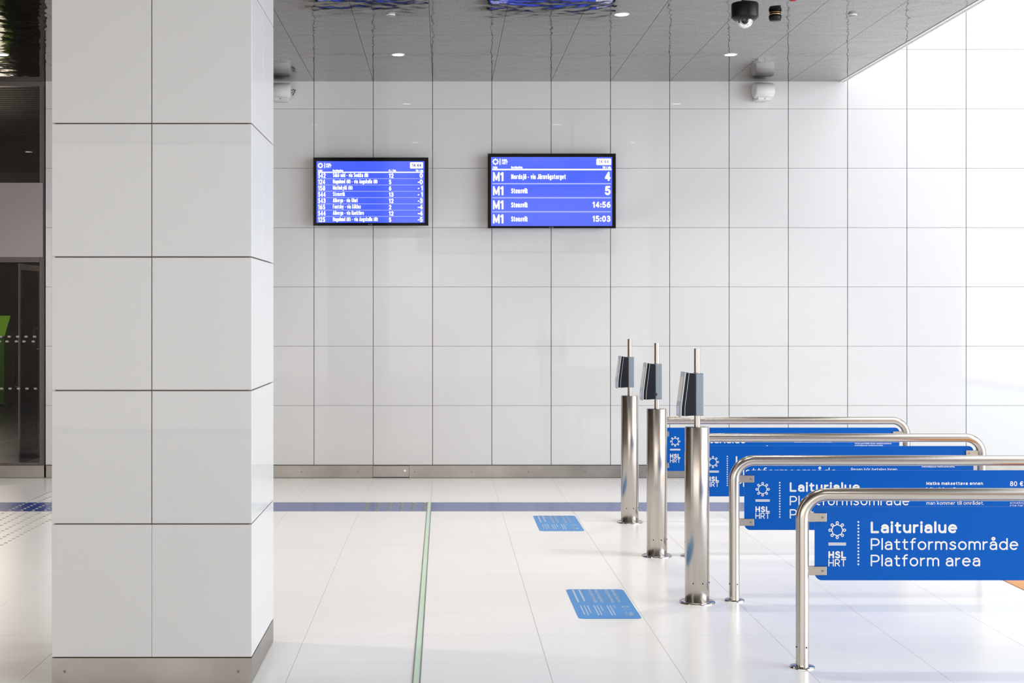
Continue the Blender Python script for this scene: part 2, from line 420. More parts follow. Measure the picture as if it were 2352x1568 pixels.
plabel(t.build('edge_strip', 'lum', fl), 'pale green line along the blue tiles')

# far wall ----------------------------------------------------------
t = MB()
gv, gh = .0032, .0014
ztops = [.131+.6*k for k in range(0, 16)]
for ix in range(-5, 25):
    x0, x1 = JX+.6*ix, JX+.6*(ix+1)
    if x1 < STORE: continue
    if x0 < STORE: x0 = STORE+.007-gv
    for z0 in ztops:
        t.box(x0+gv, x1-gv, YW, YW+.012, z0+gh, z0+.6-gh)
wb = struct(t.build('wall_back', 'panel', bevel=.0008, seg=1))
t = MB(); t.box(STORE+.005, 13.2, YW+.012, YW+.15, 0, 9.2); t.build('backing', 'gap', wb)

# baseboard on the far wall ----------------------------------------
t = MB(); hx0, hx1 = (857-VX)/227, (939.5-VX)/227
t.box(STORE+.015, hx0-.003, YW-.014, YW+.011, .004, .1255)
t.box(hx1+.003, 13.1, YW-.014, YW+.011, .004, .1255)
bb = struct(t.build('baseboard_back', 'skirt'))
t = MB(); t.box(hx0, hx1, YW-.016, YW+.011, .010, .1225); o = t.build('access_cover', 'skirt', bb, bevel=.001)
t = MB(); t.cyl((hx1-.04, YW-.016, .075), .012, -.002, .002, 16, 'y'); plabel(t.build('lock', 'polished', bb), 'small round lock of the access cover')
for k in range(-6, 22):
    x = (953-VX)/227 + .5735*k
    if x > 12 or x < STORE+.1 or hx0-.02 < x < hx1+.02: continue
    t = MB(); t.cyl((x, YW-.014, .063), .007, -.002, .001, 10, 'y'); t.build('screw', 'screw', bb)
t = MB()
t.box(-8.4, STORE-.005, YW-.014, YW+.05, .004, .1255)
struct(t.build('baseboard_left', 'skirt'))

# ceiling -----------------------------------------------------------
t = MB(); gc = .0014
ys = [YW-.004, 14.29, 12.50, 10.71, 8.92, 7.13, 5.34, 3.55, 1.76, -.03, -1.82, -3.61, -5.40, -7.2]
for ix in range(-14, 7):
    x0, x1 = -.108+.6*ix, -.108+.6*(ix+1)
    x1 = min(x1, CE-.06)
    for a in range(len(ys)-1):
        t.box(x0+gc, x1-gc, ys[a+1]+.001, ys[a]-.001, CEIL, CEIL+.02)
ce = struct(t.build('ceiling', 'ceiling'))
t = MB(); t.box(-8.5, CE-.03, -7.2, YW, CEIL+.022, CEIL+.4); t.build('void', 'gap', ce)
t = MB(); t.box(CE-.056, CE-.024, -7.2, YW-.004, CEIL-.004, CEIL+.03); t.box(CE-.014, CE+.004, -7.2, YW-.004, CEIL-.004, CEIL+.05)
struct(t.build('trim_1', 'white_plastic'))
t = MB(); t.box(CE-.02, CE, -7.2, YW-.004, CEIL+.05, 9.2); struct(t.build('wall_atrium', 'panel'))
# rest of the hall, mostly behind or beside the camera -------------------
t = MB(); t.box(-8.7, -8.5, -1.6, 15, 0, CEIL+.4); t.box(-8.7, -8.5, -7, -1.6, CEIL, CEIL+.4); struct(t.build('wall_left', 'brown_wall'))
t = MB()
t.box(5.2, 13, -7.2, -7.0, 0, 9.2); t.box(-8.7, 5.2, -7.2, -7.0, 4.0, 9.2)
struct(t.build('wall_front', 'brown_wall'))
t = MB()
t.box(12.5, 12.7, -7.2, 15.1, 0, .1); t.box(12.5, 12.7, -7.2, 15.1, 7.8, 9.2); t.box(12.5, 12.7, 10.2, 15.1, .1, 7.8)
struct(t.build('wall_right', 'warm_wall'))
t = MB()
t.box(CE-.02, 4.7, -7.2, 15.1, 9.2, 9.4); t.box(11.7, 12.7, -7.2, 15.1, 9.2, 9.4); t.box(4.7, 11.7, -7.2, 1.5, 9.2, 9.4); t.box(4.7, 11.7, 11.6, 15.1, 9.2, 9.4)
struct(t.build('trim_2', 'panel'))

# ================================================================ GLAZED OPENING at the left
wn = struct(bpy.data.objects.new('window_1', None)); COL.objects.link(wn)
W = lambda px: (px-VX)/227
Z = lambda py: EYE+(VY-py)/227
YG = YW+.03
t = MB()
t.box(-8.5, STORE, YG-.035, YG+.06, Z(197.5), CEIL-.002)            # head
t.box(W(91), W(99.5), YG-.03, YG+.06, .1255, Z(197.5))              # right jamb
t.box(W(100.8), STORE-.002, YG-.045, YG+.06, .1255, Z(187))
t.box(-8.5, W(91), YG-.04, YG+.06, Z(602), Z(590))                  # transom over the doors
t.box(-8.5, W(91), YG-.02, YG+.03, Z(1068), Z(1062))
for x in (-5.6, -7.0): t.box(x-.03, x+.03, YG-.03, YG+.05, .1255, Z(197.5))
fo = t.build('frame', 'frame', wn)
t = MB(); t.box(-8.5, W(99.4), YG-.05, YG-.032, Z(590.5), Z(420)); o = t.build('fascia_panel', 'fascia', wn, bevel=.002); plabel(o, 'plain frosted grey-pink fascia panel')
t = MB(); t.box(-8.5, W(91.5), YG+.004, YG+.012, Z(420), Z(197)); t.build('upper_glass', 'glass', wn)
t = MB(); t.box(-8.5, W(91.5), YG+.004, YG+.012, .12, Z(602)); lg = t.build('lower_glass', 'glass', wn)
t = MB()
for row, (py, off) in enumerate(((773, 19), (784, 14), (892.5, 21))):
    for k in range(-60, 4):
        pitch = 19.5
        px = off + pitch*k + (2 if row == 1 and k % 2 else 0)
        if px > 89 or W(px) < -8.4: continue
        x = W(px); t.prism_xz(rrect(x-.017, x+.017, Z(py)-.010, Z(py)+.010, .009, 3), YG-.001, YG+.003)
o = t.build('glass_marking', 'dot', lg); plabel(o, 'rows of pale oval dots across the glass')
# door leaf standing open inwards
dr = struct(bpy.data.objects.new('door_1', None)); COL.objects.link(dr)
dr.location = (-4.39, 16.12, 0); dr.rotation_euler = (0, 0, math.radians(270-2.4))
t = MB()
t.box(0, .70, -.008, .008, .10, .20); t.box(0, .70, -.008, .008, 2.12, 2.18); t.box(0, .05, -.008, .008, .20, 2.12); t.box(.66, .70, -.008, .008, .20, 2.12)
t.build('door_frame', 'door_metal', dr)
t = MB(); t.box(.05, .66, -.003, .003, .20, 2.12); t.build('door_glass', 'glass', dr)
t = MB(); t.tube([(.10, .003, 1.50), (.10, .045, 1.50), (.10, .045, 1.28), (.10, .003, 1.28)], .012, 10); t.build('door_handle', 'polished', dr)
# dim interior behind the glass
rm = struct(bpy.data.objects.new('wall_interior', None)); COL.objects.link(rm)
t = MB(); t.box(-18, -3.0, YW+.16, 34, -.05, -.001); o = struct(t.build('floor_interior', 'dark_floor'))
t = MB(); t.box(-5.70, -5.672, 17, 27, -.02, .001); plabel(t.build('floor_line', 'stud', o), 'pale line across the interior floor')
t = MB()
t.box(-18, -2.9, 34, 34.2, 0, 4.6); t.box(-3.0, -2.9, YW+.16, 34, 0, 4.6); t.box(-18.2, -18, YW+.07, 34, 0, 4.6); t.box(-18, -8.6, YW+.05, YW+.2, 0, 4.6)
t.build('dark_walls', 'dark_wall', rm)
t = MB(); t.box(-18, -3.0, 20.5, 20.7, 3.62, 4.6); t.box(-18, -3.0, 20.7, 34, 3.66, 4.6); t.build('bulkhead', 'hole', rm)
t = MB()
y = YW+.17
while y < 20.3:
    t.box(-12, -3.02, y, y+.13, 4.12, 4.16); y += .17
ci = struct(t.build('ceiling_interior', 'slats'))
t = MB(); t.box(-18, -3.0, YW+.16, 20.5, 4.25, 4.6); t.build('ceiling_void', 'hole', ci)
def intfill(x, y, z=3.4, e=45):
    l = bpy.data.lights.new('interior_fill', 'POINT'); l.energy = e; l.color = (1, .85, .7); l.shadow_soft_size = .45
    o = bpy.data.objects.new('interior_fill', l); o.location = (x, y, z); COL.objects.link(o)
intfill(-6.4, 20.0, 2.6, 16); intfill(-7.75, 25.3, 2.7, 34); intfill(-3.6, 16.3, 2.8, 12)  # point lights without fittings, added to brighten the floor, bin and door leaf
# green gabled recycling cabin deep in the dark interior
k = thing('recycling_bin', 'lime green gabled bin inside the dark shop behind the glass doors', 'bin', (-8.325, 26.7, 0))
t = MB()
gy0, gy1, gm = -.32, .33, 0.0
vs = [(-.9, gy0, .05), (.5, gy0, .05), (.5, gy1, .05), (-.9, gy1, .05), (-.9, gy0, 1.28), (.5, gy0, 1.28), (.5, gy1, 1.28), (-.9, gy1, 1.28), (-.9, gm, 1.58), (.5, gm, 1.58)]
t.add(vs, [(0, 1, 5, 4), (1, 2, 6, 9, 5), (2, 3, 7, 6), (3, 0, 4, 8, 7), (3, 2, 1, 0), (4, 5, 9, 8), (6, 7, 8, 9)])
t.build('body', 'green', k)
t = MB(); t.add([(-.92, gy0-.03, 1.26), (.52, gy0-.03, 1.26), (.52, gm, 1.60), (-.92, gm, 1.60), (-.92, gy0-.03, 1.29), (.52, gy0-.03, 1.29), (.52, gm, 1.63), (-.92, gm, 1.63)],
      [(3, 2, 1, 0), (4, 5, 6, 7), (0, 1, 5, 4), (1, 2, 6, 5), (2, 3, 7, 6), (3, 0, 4, 7)])
plabel(t.build('roof', 'lime', k), 'bright lime green sloping roof')
t = MB(); t.box(-.85, .45, gy0+.03, gy1-.03, 0, .05); t.build('plinth', 'hole', k)

# ================================================================ PILLAR
pl = thing('pillar', 'wide square pillar clad in glossy white panels, in front on the left', 'pillar', (0, 0, 0))
PX0, PX1, PY0, PY1 = -1.753, -.858, 6.63, 7.48
zs = [.1154+.5977*k for k in range(0, 8)]
t = MB(); gp = .0025; midx = (348.3-VX)*PY0/F
for i in range(len(zs)):
    z0 = zs[i]+(.004 if i else .004); z1 = min(zs[i]+.5977-.002, CEIL-.003)
    if z0 > CEIL: continue
    gp = .0025 if i else .0008
    for a, b in ((PX0, midx), (midx, PX1)):
        t.box(a+(gp*.8 if a == midx else 0), b-(gp*.8 if b == midx else 0), PY0, PY0+.012, z0, z1)
        t.box(a+(gp*.5 if a == midx else 0), b-(gp*.5 if b == midx else 0), PY1-.012, PY1, z0, z1)
    my = (PY0+PY1)/2+.0
    for a, b in ((PY0+.0135, my), (my, PY1-.0135)):
        t.box(PX1-.012, PX1, a+(gp*.4 if a == my else 0), b-(gp*.4 if b == my else 0), z0, z1)
        t.box(PX0, PX0+.012, a+(gp*.4 if a == my else 0), b-(gp*.4 if b == my else 0), z0, z1)
t.build('cladding', 'panel', pl, bevel=.001, seg=1)
t = MB(); t.box(PX0+.0125, PX1-.0125, PY0+.0125, PY1-.0125, 0, CEIL-.002); t.build('core', 'pillar_core', pl)
t = MB(); t.box(PX0, PX1, PY0-.001, PY0+.011, .002, .1135); t.box(PX0, PX0+.011, PY0+.0112, PY1-.0112, .002, .1135)
t.box(PX1-.011, PX1, PY0+.0112, PY1-.0112, .002, .1135); t.box(PX0, PX1, PY1-.011, PY1, .002, .1135)
sk = t.build('skirting', 'skirt', pl); plabel(sk, 'stainless steel skirting')
for px in (148.5, 547.5):
    t = MB(); t.cyl(((px-VX)*PY0/F, PY0, EYE-(1541.5-VY)*PY0/F), .0065, -.002, .001, 12, 'y'); t.build('screw', 'screw', sk)

# ================================================================ THINGS ON THE FLOOR
SX0, SX1 = -.1405, -.1015
gs = thing('luminous_floor_strip', 'pale green luminous strip in grey edging running toward the far wall', 'floor strip', (-.121, 8.5, 0))
t = MB(); t.box(-.013, .013, -6, 4.53, .0, .0016); t.build('luminous_insert', 'lum', gs)
t = MB(); t.box(-.0195, -.013, -6, 4.53, .0, .003); t.box(.013, .0195, -6, 4.53, .0, .003); t.build('edging', 'zinc', gs)

def stud(mb, x, y, r=.0145, h=.004):
    n = 8; mb.add([(x+r*math.cos(2*PI*k/n), y+r*1.2*math.sin(2*PI*k/n), 0) for k in range(n)] + [(x+r*.75*math.cos(2*PI*k/n), y+r*.9*math.sin(2*PI*k/n), h) for k in range(n)],
                  [(i, (i+1) % n, (i+1) % n+n, i+n) for i in range(n)] + [tuple(range(n, 2*n))])
k = thing('tactile_paving', 'band of small raised studs in the white floor left of the pillar', 'tactile paving', (-3.4, 11.5, 0))
pts = sorted(((-3.66+.1*i, 10.5+.1*j) for i in range(6) for j in range(40) if -10 < VX+F*(-3.66+.1*i)/(10.5+.1*j) < 124), key=lambda p: p[1])
for x, y in pts[:100]:
    t = MB(); stud(t, x+3.4, y-11.5); t.build('stud', 'stud', k)
t = MB()
rest = [(-3.66+.1*i, 5.0+.1*j) for i in range(6) for j in range(92)]
near = set((round(x, 2), round(y, 2)) for x, y in pts[:100])
for x, y in rest:
    if (round(x, 2), round(y, 2)) not in near: stud(t, x+3.4, y-11.5)
o = t.build('far_studs', 'stud', k); o['kind'] = 'stuff'
k = thing('tactile_paving', 'six short rows of grey-green studs on the blue tiles beside the green strip', 'tactile paving', (0, 12.7, 0))
for i in range(6):
    for j in range(6):
        t = MB(); stud(t, (842.6+26.6*i-VX)/267, -.23+.1*j, .019); t.build('stud', 'stud_green', k)

def sticker(yc, label):
    k = thing('floor_sticker', label, 'sticker', (.908, yc, 0), 'blue information stickers on the floor')
    hw, hl = .1725, .432
    t = MB(); t.prism_xy(rrect(-hw, hw, -hl, hl, .035)[::-1], .0002, .0010); s = t.build('sheet', 'sticker', k)
    t = MB(); mp = lambda u, v, d=0: (v, -u, .0014+d)      # reading along -Y, lines stacked along X
    lines = [('Matka maksettava ennen', 'laiturialueelle menoa.'), ('Resan bör betalas innan', 'man kommer till området.')]
    for i, pr in enumerate(lines):
        for j, s_ in enumerate(pr):
            text(t, s_, -.415, .096-i*.100-j*.038, .022, .0042, mp, u1=-.03+(.02 if j else 0))
    rnd = random.Random(3)
    def row(u, v, ln, h_):                       # lines too small to read: short broken strokes
        while ln > .004:
            a = min(rnd.uniform(.010, .034), ln); ribbon(t, [(u, v), (u+a, v)], h_, mp); u += a+.012; ln -= a+.012
    row(-.410, -.093, .36, .011); row(-.410, -.131, .39, .011)
    text(t, '80 €', .07, .053, .013, .0026, mp, u1=.15)
    for v, ln in ((.038, .26), (.021, .27), (-.016, .15), (-.036, .26), (-.053, .27), (-.090, .2), (-.109, .26), (-.129, .25)): row(.07, v, ln, .0075)
    sun_logo(t, .105, .120, .026, .004, mp)
    for v in (.100, .113, .127, .140): ribbon(t, [(.175, v)], .009, mp)
    text(t, 'HSL', .25, .120, .022, .0052, mp, u1=.35); text(t, 'HRT', .25, .093, .022, .003, mp, u1=.35)
    t.build('lettering', 'sticker_white', s)
sticker(11.725, 'blue floor sticker nearer the blue tile band, smaller looking of the two')
sticker(8.468, 'blue floor sticker in front, closest to the nearest card reader post')

t = MB(); t.prism_xy([(3.48, 8.0), (5.4, 8.0), (5.4, 9.95), (3.48, 9.95)], .0002, .004)
tag(t.build('floor_mat', 'orange'), 'plain orange floor covering below the nearest blue sign at the right edge', 'mat')

# ================================================================ BARRIERS
def flange(r, h=.008):
    t = MB(); t.lathe((0, 0, 0), [(r, 0), (r, h*.5), (r*.93, h), (.01, h)], 'z', 48); return t
def barrier(y, label):
    k = thing('barrier_rail', label, 'railing', (0, y, 0), 'steel barrier rails with blue signs')
    XL, XR, H, R, rb = 1.682, 3.685, .809, .030, .113
    pts = [(XL, 0, .002), (XL, 0, .35), (XL, 0, H-rb)]
    for i in range(1, 13):
        a = PI - PI/2*i/12; pts.append((XL+rb+rb*math.cos(a), 0, H-rb+rb*math.sin(a)))
    pts += [(XL+.6, 0, H), (XR-.6, 0, H)]
    for i in range(0, 13):
        a = PI/2 - PI/2*i/12; pts.append((XR-rb+rb*math.cos(a), 0, H-rb+rb*math.sin(a)))
    pts += [(XR, 0, .35), (XR, 0, .002)]
    t = MB(); t.tube(pts, R, 40); t.build('frame', 'steel', k)
    for X in (XL, XR):
        t = MB(); t.lathe((X, 0, 0), [(.0595, 0), (.0595, .004), (.055, .008), (.03, .008)], 'z', 48)
        t.build('base_flange', 'polished', k)
        for hx, hy in ((.013, -.0275), (-.029, -.009)):
            t = MB(); t.cyl((X+hx, hy, .098), .0035, -.002, .002, 8, 'y'); t.build('fixing_hole', 'hole', k)
    PX = (1.740, 3.627); PZ = (.408, .7525)
    t = MB(); t.prism_xz(rrect(PX[0], PX[1], PZ[0], PZ[1], .034), -.004, .004); p = t.build('sign_panel', 'sign_blue', k)
    for sgn, (xa, xb) in ((1, (1.706, 1.794)), (-1, (3.573, 3.661))):
        for za, zb in ((.6826, .7234), (.433, .4738)):
            t = MB(); t.box(xa, xb, -.0125, -.0045, za, zb); t.box(xa, xb, .0045, .0125, za, zb)
            c = t.build('clamp', 'clamp', k, bevel=.002)
            t = MB(); t.cyl((1.7735 if sgn > 0 else 3.5935, -.0125, (za+zb)/2), .0055, -.0016, .0, 14, 'y'); t.build('screw', 'screw', c)
    t = MB(); mp = lambda u, v, d=0: (u, -.0046-d, v)
    sun_logo(t, 1.8445, .6430, .0414, .0042, mp)
    ribbon(t, [(1.805, .5818), (1.884, .5818)], .0052, mp); ribbon(t, [(1.805, .5742), (1.884, .5742)], .0052, mp)
    text(t, 'HSL', 1.803, .5105, .0345, .0078, mp, u1=1.886)
    text(t, 'HRT', 1.803, .4730, .0345, .0048, mp, u1=1.886)
    t.build('logo', 'sign_white', p)
    t = MB()
    for i in range(14):
        z = .4832 + (.6812-.4832)*i/13; ribbon(t, [(1.9434, z)], .0088, mp)
    t.build('dotted_line', 'sign_white', p)
    t = MB()
    text(t, 'Laiturialue', 2.001, .6285, .0550, .0106, mp, u1=2.406)
    text(t, 'Plattformsområde', 2.001, .5500, .0548, .0070, mp, u1=2.692)
    text(t, 'Platform area', 2.001, .4735, .0548, .0070, mp, u1=2.514)
    text(t, 'Matka maksettava ennen', 2.790, .6680, .0187, .0037, mp, u1=3.117)
    text(t, 'laiturialueelle menoa.', 2.790, .6345, .0195, .0037, mp, u1=3.085)
    text(t, 'Resan bör betalas innan', 2.790, .5835, .0195, .0027, mp, u1=3.105)
    text(t, 'man kommer till området.', 2.790, .5540, .0195, .0027, mp, u1=3.122)
    text(t, '80 €', 3.273, .6610, .0285, .0046, mp, u1=3.350)
    for i, (s_, x1) in enumerate((('hinta peritään ilman asianmukaista', 3.578), ('matkalippua matkustavalta.', 3.515))):
        text(t, s_, 3.273, .6220-.0155*i, .0105, .0020, mp, u1=x1-.015)
    for i, (s_, x1) in enumerate((('kontrollavgift', 3.40), ('enkelbiljett', 3.385), ('inte har giltig', 3.405))):
        text(t, s_, 3.273, .5745-.0147*i, .0105, .0014, mp, u1=x1)
    t.build('lettering', 'sign_white', p)
YS = [6.934, 8.553, 10.13, 11.775]
barrier(YS[0], 'nearest steel barrier rail with a blue platform area sign, right foreground')
barrier(YS[1], 'second barrier rail from the front, its post beside the nearest card reader post')
barrier(YS[2], 'third barrier rail from the front, its post hidden behind the nearest card reader post')
barrier(YS[3], 'farthest barrier rail, standing closest to the white panelled wall')

# ================================================================ CARD READER POSTS
def reader(x, y, label, keyhole=False, k_=1.0):
    k = thing('card_reader_post', label, 'card reader', (x, y, 0), 'card reader posts in a row')
    t = MB(); t.lathe((0, 0, 0), [(.0665, .004), (.0695, .006), (.0695, 1.006), (.0680, 1.008), (.018, 1.008)], 'z', 64, True)
    t.build('post', 'steel', k)
    t = MB(); t.lathe((0, 0, 0), [(.1045, 0), (.1045, .004), (.1, .008), (.06, .008)], 'z', 56); t.build('base_flange', 'polished', k)
    for a in (-118, -72, -20):
        a = math.radians(a); t = MB(); t.cyl((.0685*math.cos(a), .0685*math.sin(a), .118), .0042, -.002, .002, 8, 'y'); t.build('fixing_hole', 'hole', k)
    t = MB(); t.cyl((0, 0, 0), .0175, 1.0, 1.457, 32); t.build('pole', 'steel', k)
    h = MB()
    h.prism_xz([(-.056, 1.318), (-.016, 1.312), (-.016, 1.076), (-.080, 1.072), (-.082, 1.105)][::-1], -.058, .058)
    h = h.build('reader_body', 'navy', k, bevel=.004)
    t = MB(); t.prism_xy([(-.020, -.047), (-.014, -.054), (.030, -.054), (.030, .054), (-.014, .054), (-.020, .047)], 1.0737, 1.3156)
    cl = t.build('clamp_bracket', 'grey_alu', k, bevel=.004)
    if keyhole:
        t = MB(); t.prism_xz(rrect(-.014, -.006, 1.098, 1.118, .0038, 4), -.0545, -.045); t.build('keyhole', 'hole', cl)
    t = MB(); t.prism_xz([(-.0580, 1.3195), (-.0550, 1.3195), (-.0790, 1.125), (-.0805, 1.072), (-.0835, 1.072), (-.0822, 1.125)][::-1], -.067, .067)
    plabel(t.build('rear_plate', 'light_plate', h), 'thin silver edge between the black layers')
    t = MB(); t.prism_xz([(-.0745, 1.318), (-.0578, 1.318), (-.0820, 1.125), (-.0835, 1.074), (-.1015, 1.074), (-.1000, 1.125)][::-1], -.062, .062)
    t.build('gasket', 'black_matt', k)
    t = MB(); t.prism_xz([(-.0825, 1.3233), (-.0735, 1.3240), (-.0985, 1.125), (-.1005, 1.070), (-.1045, 1.0640), (-.1090, 1.070), (-.1085, 1.125)][::-1], -.070, .070)
    fp = t.build('front_plate', 'light_plate', k, bevel=.003)
    # display and light on the sloping face
    def face(zv): return -.0825 + (zv-1.3233)*(-.026/.1983)*-1*-1 if False else -.0825 - (1.3233-zv)*.026/.1983
    t = MB(); z0, z1 = 1.155, 1.295
    t.add([(face(z0)-.0008, -.052, z0), (face(z1)-.0008, -.052, z1), (face(z1)-.0008, .052, z1), (face(z0)-.0008, .052, z0),
           (face(z0)+.002, -.052, z0), (face(z1)+.002, -.052, z1), (face(z1)+.002, .052, z1), (face(z0)+.002, .052, z0)], [(0, 1, 2, 3), (7, 6, 5, 4), (0, 4, 5, 1), (1, 5, 6, 2), (2, 6, 7, 3), (3, 7, 4, 0)])
    t.build('display', 'lcd', fp)
    t = MB(); t.cyl((-.1090, 0, 1.102), .024, -.0012, .003, 24, 'x'); t.build('reader_light', 'purple', fp)
    return k
reader(1.458, 8.500, 'nearest card reader post, the largest looking of the three')
reader(1.462, 10.13, 'middle card reader post, with a black keyhole in its grey bracket', True)
reader(1.484, 11.775, 'farthest card reader post, its foot close to the blue tile band')

# ================================================================ DEPARTURE SCREENS
YT = 14.86; sT = F/YT
TX = lambda px: (px-VX)/sT
TZ = lambda py: EYE+(VY-py)/sT
def board(x0, x1, y0, y1, sx0, sx1, sy0, sy1, label, draw):
    k = thing('departure_board', label, 'screen', (TX((x0+x1)/2), YT, TZ((y0+y1)/2)), 'blue departure screens on the wall')
    cx, cz = TX((x0+x1)/2), TZ((y0+y1)/2)
    lx = lambda px: TX(px)-cx
    lz = lambda py: TZ(py)-cz
    X0, X1, Z0, Z1 = lx(x0), lx(x1), lz(y1), lz(y0)
    a0, a1, b0, b1 = lx(sx0), lx(sx1), lz(sy1), lz(sy0)
    t = MB()
    t.box(X0, a0, 0, .03, Z0, Z1); t.box(a1, X1, 0, .03, Z0, Z1); t.box(a0, a1, 0, .03, Z0, b0); t.box(a0, a1, 0, .03, b1, Z1)
    bz = t.build('bezel', 'black', k)
    t = MB(); t.box(X0+.03, X1-.03, .03, .062, Z0+.03, Z1-.03); t.build('rear_housing', 'black_matt', k)
    t = MB(); t.box(-.2, .2, .062, YW-YT, -.15, .15); t.build('wall_bracket', 'black_matt', k)
    t = MB(); t.box(a0-.001, a1+.001, .006, .02, b0-.001, b1+.001); sc_ = t.build('screen', 'screen', k)
    mp = lambda u, v, d=0: (lx(u), .0045-d, lz(-v))          # u, v = picture-like units on the screen, v = -row
    mp2 = lambda u, v, d=0: (lx(u), .0038-d, lz(-v))
    draw(mp, mp2, sc_)
    t = MB(); text(t, 'LG', (x0+x1)/2-1, -(y1-1.3), 2.6, .5, lambda u, v, d=0: (lx(u), -.0006-d, lz(-v)))
    ribbon(t, A((x0+x1)/2-4.5, -(y1-2.7), 1.0, 1.0, 0, 360), .5, lambda u, v, d=0: (lx(u), -.0006-d, lz(-v)))
    t.build('maker_mark', 'logo_grey', bz)
    return k
def header(t, u, v, x0, x1, y, k, mp):
    pass
def draw_bus(mp, mp2, sc_):
    c = lambda x, y: (700+x/3.178, 340+y/3.178)
    def T(t, s, x0, yb, cap, wd, x1=None, **kw):
        a = c(x0, yb); text(t, s, a[0], -a[1], cap/3.178, wd/3.178, mp, u1=None if x1 is None else c(x1, 0)[0], **kw)
    t = MB()
    lc = c(114, 127); sun_logo(t, lc[0], -lc[1], 20/3.178, 4.6/3.178, mp)
    ribbon(t, [(c(145, 0)[0], -c(0, 110)[1]), (c(145, 0)[0], -c(0, 144)[1])], 1.6, mp)
    T(t, 'HSL', 155, 126, 16, 4, 195); T(t, 'HRT', 155, 143, 16, 2.6, 193)
    T(t, 'Linje', 97, 170, 14, 3, 128); T(t, 'Destination', 204, 170, 14, 3, 280); T(t, 'Pl. / Hpl.', 613, 170, 14, 3, 668); T(t, 'Tid / min', 809, 170, 14, 3, 863)
    rows = [('542', 'Sökö udd - via Soukka (M)', 464, '12', '0'), ('124', 'Hagalund (M) - via Ängskulla (M)', 531, '5', '~0'), ('158', 'Matinkylä (M)', 349, '6', '~1'),
            ('544', 'Stensvik', 293, '13', '~1'), ('543', 'Alberga - via Olari', 386, '12', '~3'), ('165', 'Fantsby - via Köklax', 409, '2', '~4'),
            ('544', 'Alberga - via Knektbro', 431, '12', '~4'), ('125', 'Hagalund (M) - via Ängskulla (M)', 533, '5', '~5')]
    for i, (n, d, xe, p, m_) in enumerate(rows):
        b = 218+45.9*i
        T(t, n, 97, b, 36, 6.6, 152 if '1' not in n else 149)
        T(t, d, 205, b-6, 30, 4.4, xe)
        T(t, p, 614, b, 34, 7, 648 if len(p) == 2 else 632)
        if m_[0] == '~': T(t, '~', 824, b-3, 30, 5, 838)
        T(t, m_[-1], 862, b, 36, 8, align='r', xs=.95 if m_[-1] != '1' else 1.0)
    t.build('route_text', 'screen_white', sc_)
    t = MB()
    y = -c(0, 176)[1]; ribbon(t, [(c(99, 0)[0], y), (c(862, 0)[0], y)], 2.4, mp2)
    t.build('header_rule', 'screen_white', sc_)
    t = MB()
    for i in range(7):
        y = -c(0, 223+45.9*i)[1]; ribbon(t, [(c(99, 0)[0], y), (c(862, 0)[0], y)], 1.3, mp2)
    t.build('row_rules', 'screen_line', sc_)
    a, b = c(768, 148), c(863, 103)
    q = rrect(a[0], b[0], -a[1], -b[1], 2.0, 4); t = MB(); t.add([mp(*p) for p in q], [tuple(range(len(q)))]); t.build('clock_field', 'screen_white', sc_)
    t = MB(); mp3 = lambda u, v, d=0: (mp(u, v)[0], .0035-d, mp(u, v)[2])
    text(t, '14:44', c(783, 0)[0], -c(0, 137)[1], 24/3.178, 4.4/3.178, mp3, u1=c(850, 0)[0]); t.build('clock_digits', 'screen_dark', sc_)
def draw_metro(mp, mp2, sc_):
    K = 6.918
    c = lambda x, y: (1100+x/K, 350+y/K)
    def T(t, s, x0, yb, cap, wd, x1=None, **kw):
        a = c(x0, yb); text(t, s, a[0], -a[1], cap/K, wd/K, mp, u1=None if x1 is None else c(x1, 0)[0], **kw)
    t = MB()
    lc = c(264, 147); sun_logo(t, lc[0], -lc[1], 52/K, 10/K, mp)
    ribbon(t, [(c(335, 0)[0], -c(0, 102)[1]), (c(335, 0)[0], -c(0, 192)[1])], 14/K, mp)
    T(t, 'HSL', 366, 146, 42, 10, 460); T(t, 'HRT', 366, 190, 40, 6.5, 456)
    T(t, 'Linje', 220, 254, 36, 7.5, 296); T(t, 'Destination', 512, 254, 36, 7.5, 694); T(t, 'Tid / min', 1965, 254, 36, 7.5, 2098)
    for i in range(4):
        b = 458+223.7*i
        T(t, 'M', 224, b, 148, 24, 330); T(t, '1', 340, b, 148, 28, 392)
        if i == 0:
            T(t, 'Nordsjö', 512, 424, 80, 14, 756); T(t, '- via Järnvägstorget', 775, 424, 80, 13, 1382)
        else: T(t, 'Stensvik', 512, 650+223.7*(i-1), 82, 15, 776)
    T(t, '4', 2094, 452, 146, 31, align='r', xs=.9); T(t, '5', 2094, 678, 146, 31, align='r', xs=.95)
    T(t, '14:56', 1806, 878, 98, 20, 2092); T(t, '15:03', 1806, 1102, 98, 20, 2092)
    t.build('route_text', 'screen_white', sc_)
    t = MB(); y = -c(0, 271)[1]; ribbon(t, [(c(222, 0)[0], y), (c(2098, 0)[0], y)], 22/K, mp2); t.build('header_rule', 'screen_white', sc_)
    t = MB()
    for yy in (496, 719, 942):
        y = -c(0, yy)[1]; ribbon(t, [(c(222, 0)[0], y), (c(2090, 0)[0], y)], 21/K, mp2)
    t.build('row_rules', 'screen_line', sc_)
    a, b = c(1867, 200), c(2103, 96)
    q = rrect(a[0], b[0], -a[1], -b[1], 2.6, 4); t = MB(); t.add([mp(*p) for p in q], [tuple(range(len(q)))]); t.build('clock_field', 'screen_white', sc_)
    t = MB(); mp3 = lambda u, v, d=0: (mp(u, v)[0], .0035-d, mp(u, v)[2])
    text(t, '14:44', c(1908, 0)[0], -c(0, 168)[1], 46/K, 7.5/K, mp3, u1=c(2064, 0)[0]); t.build('clock_digits', 'screen_dark', sc_)
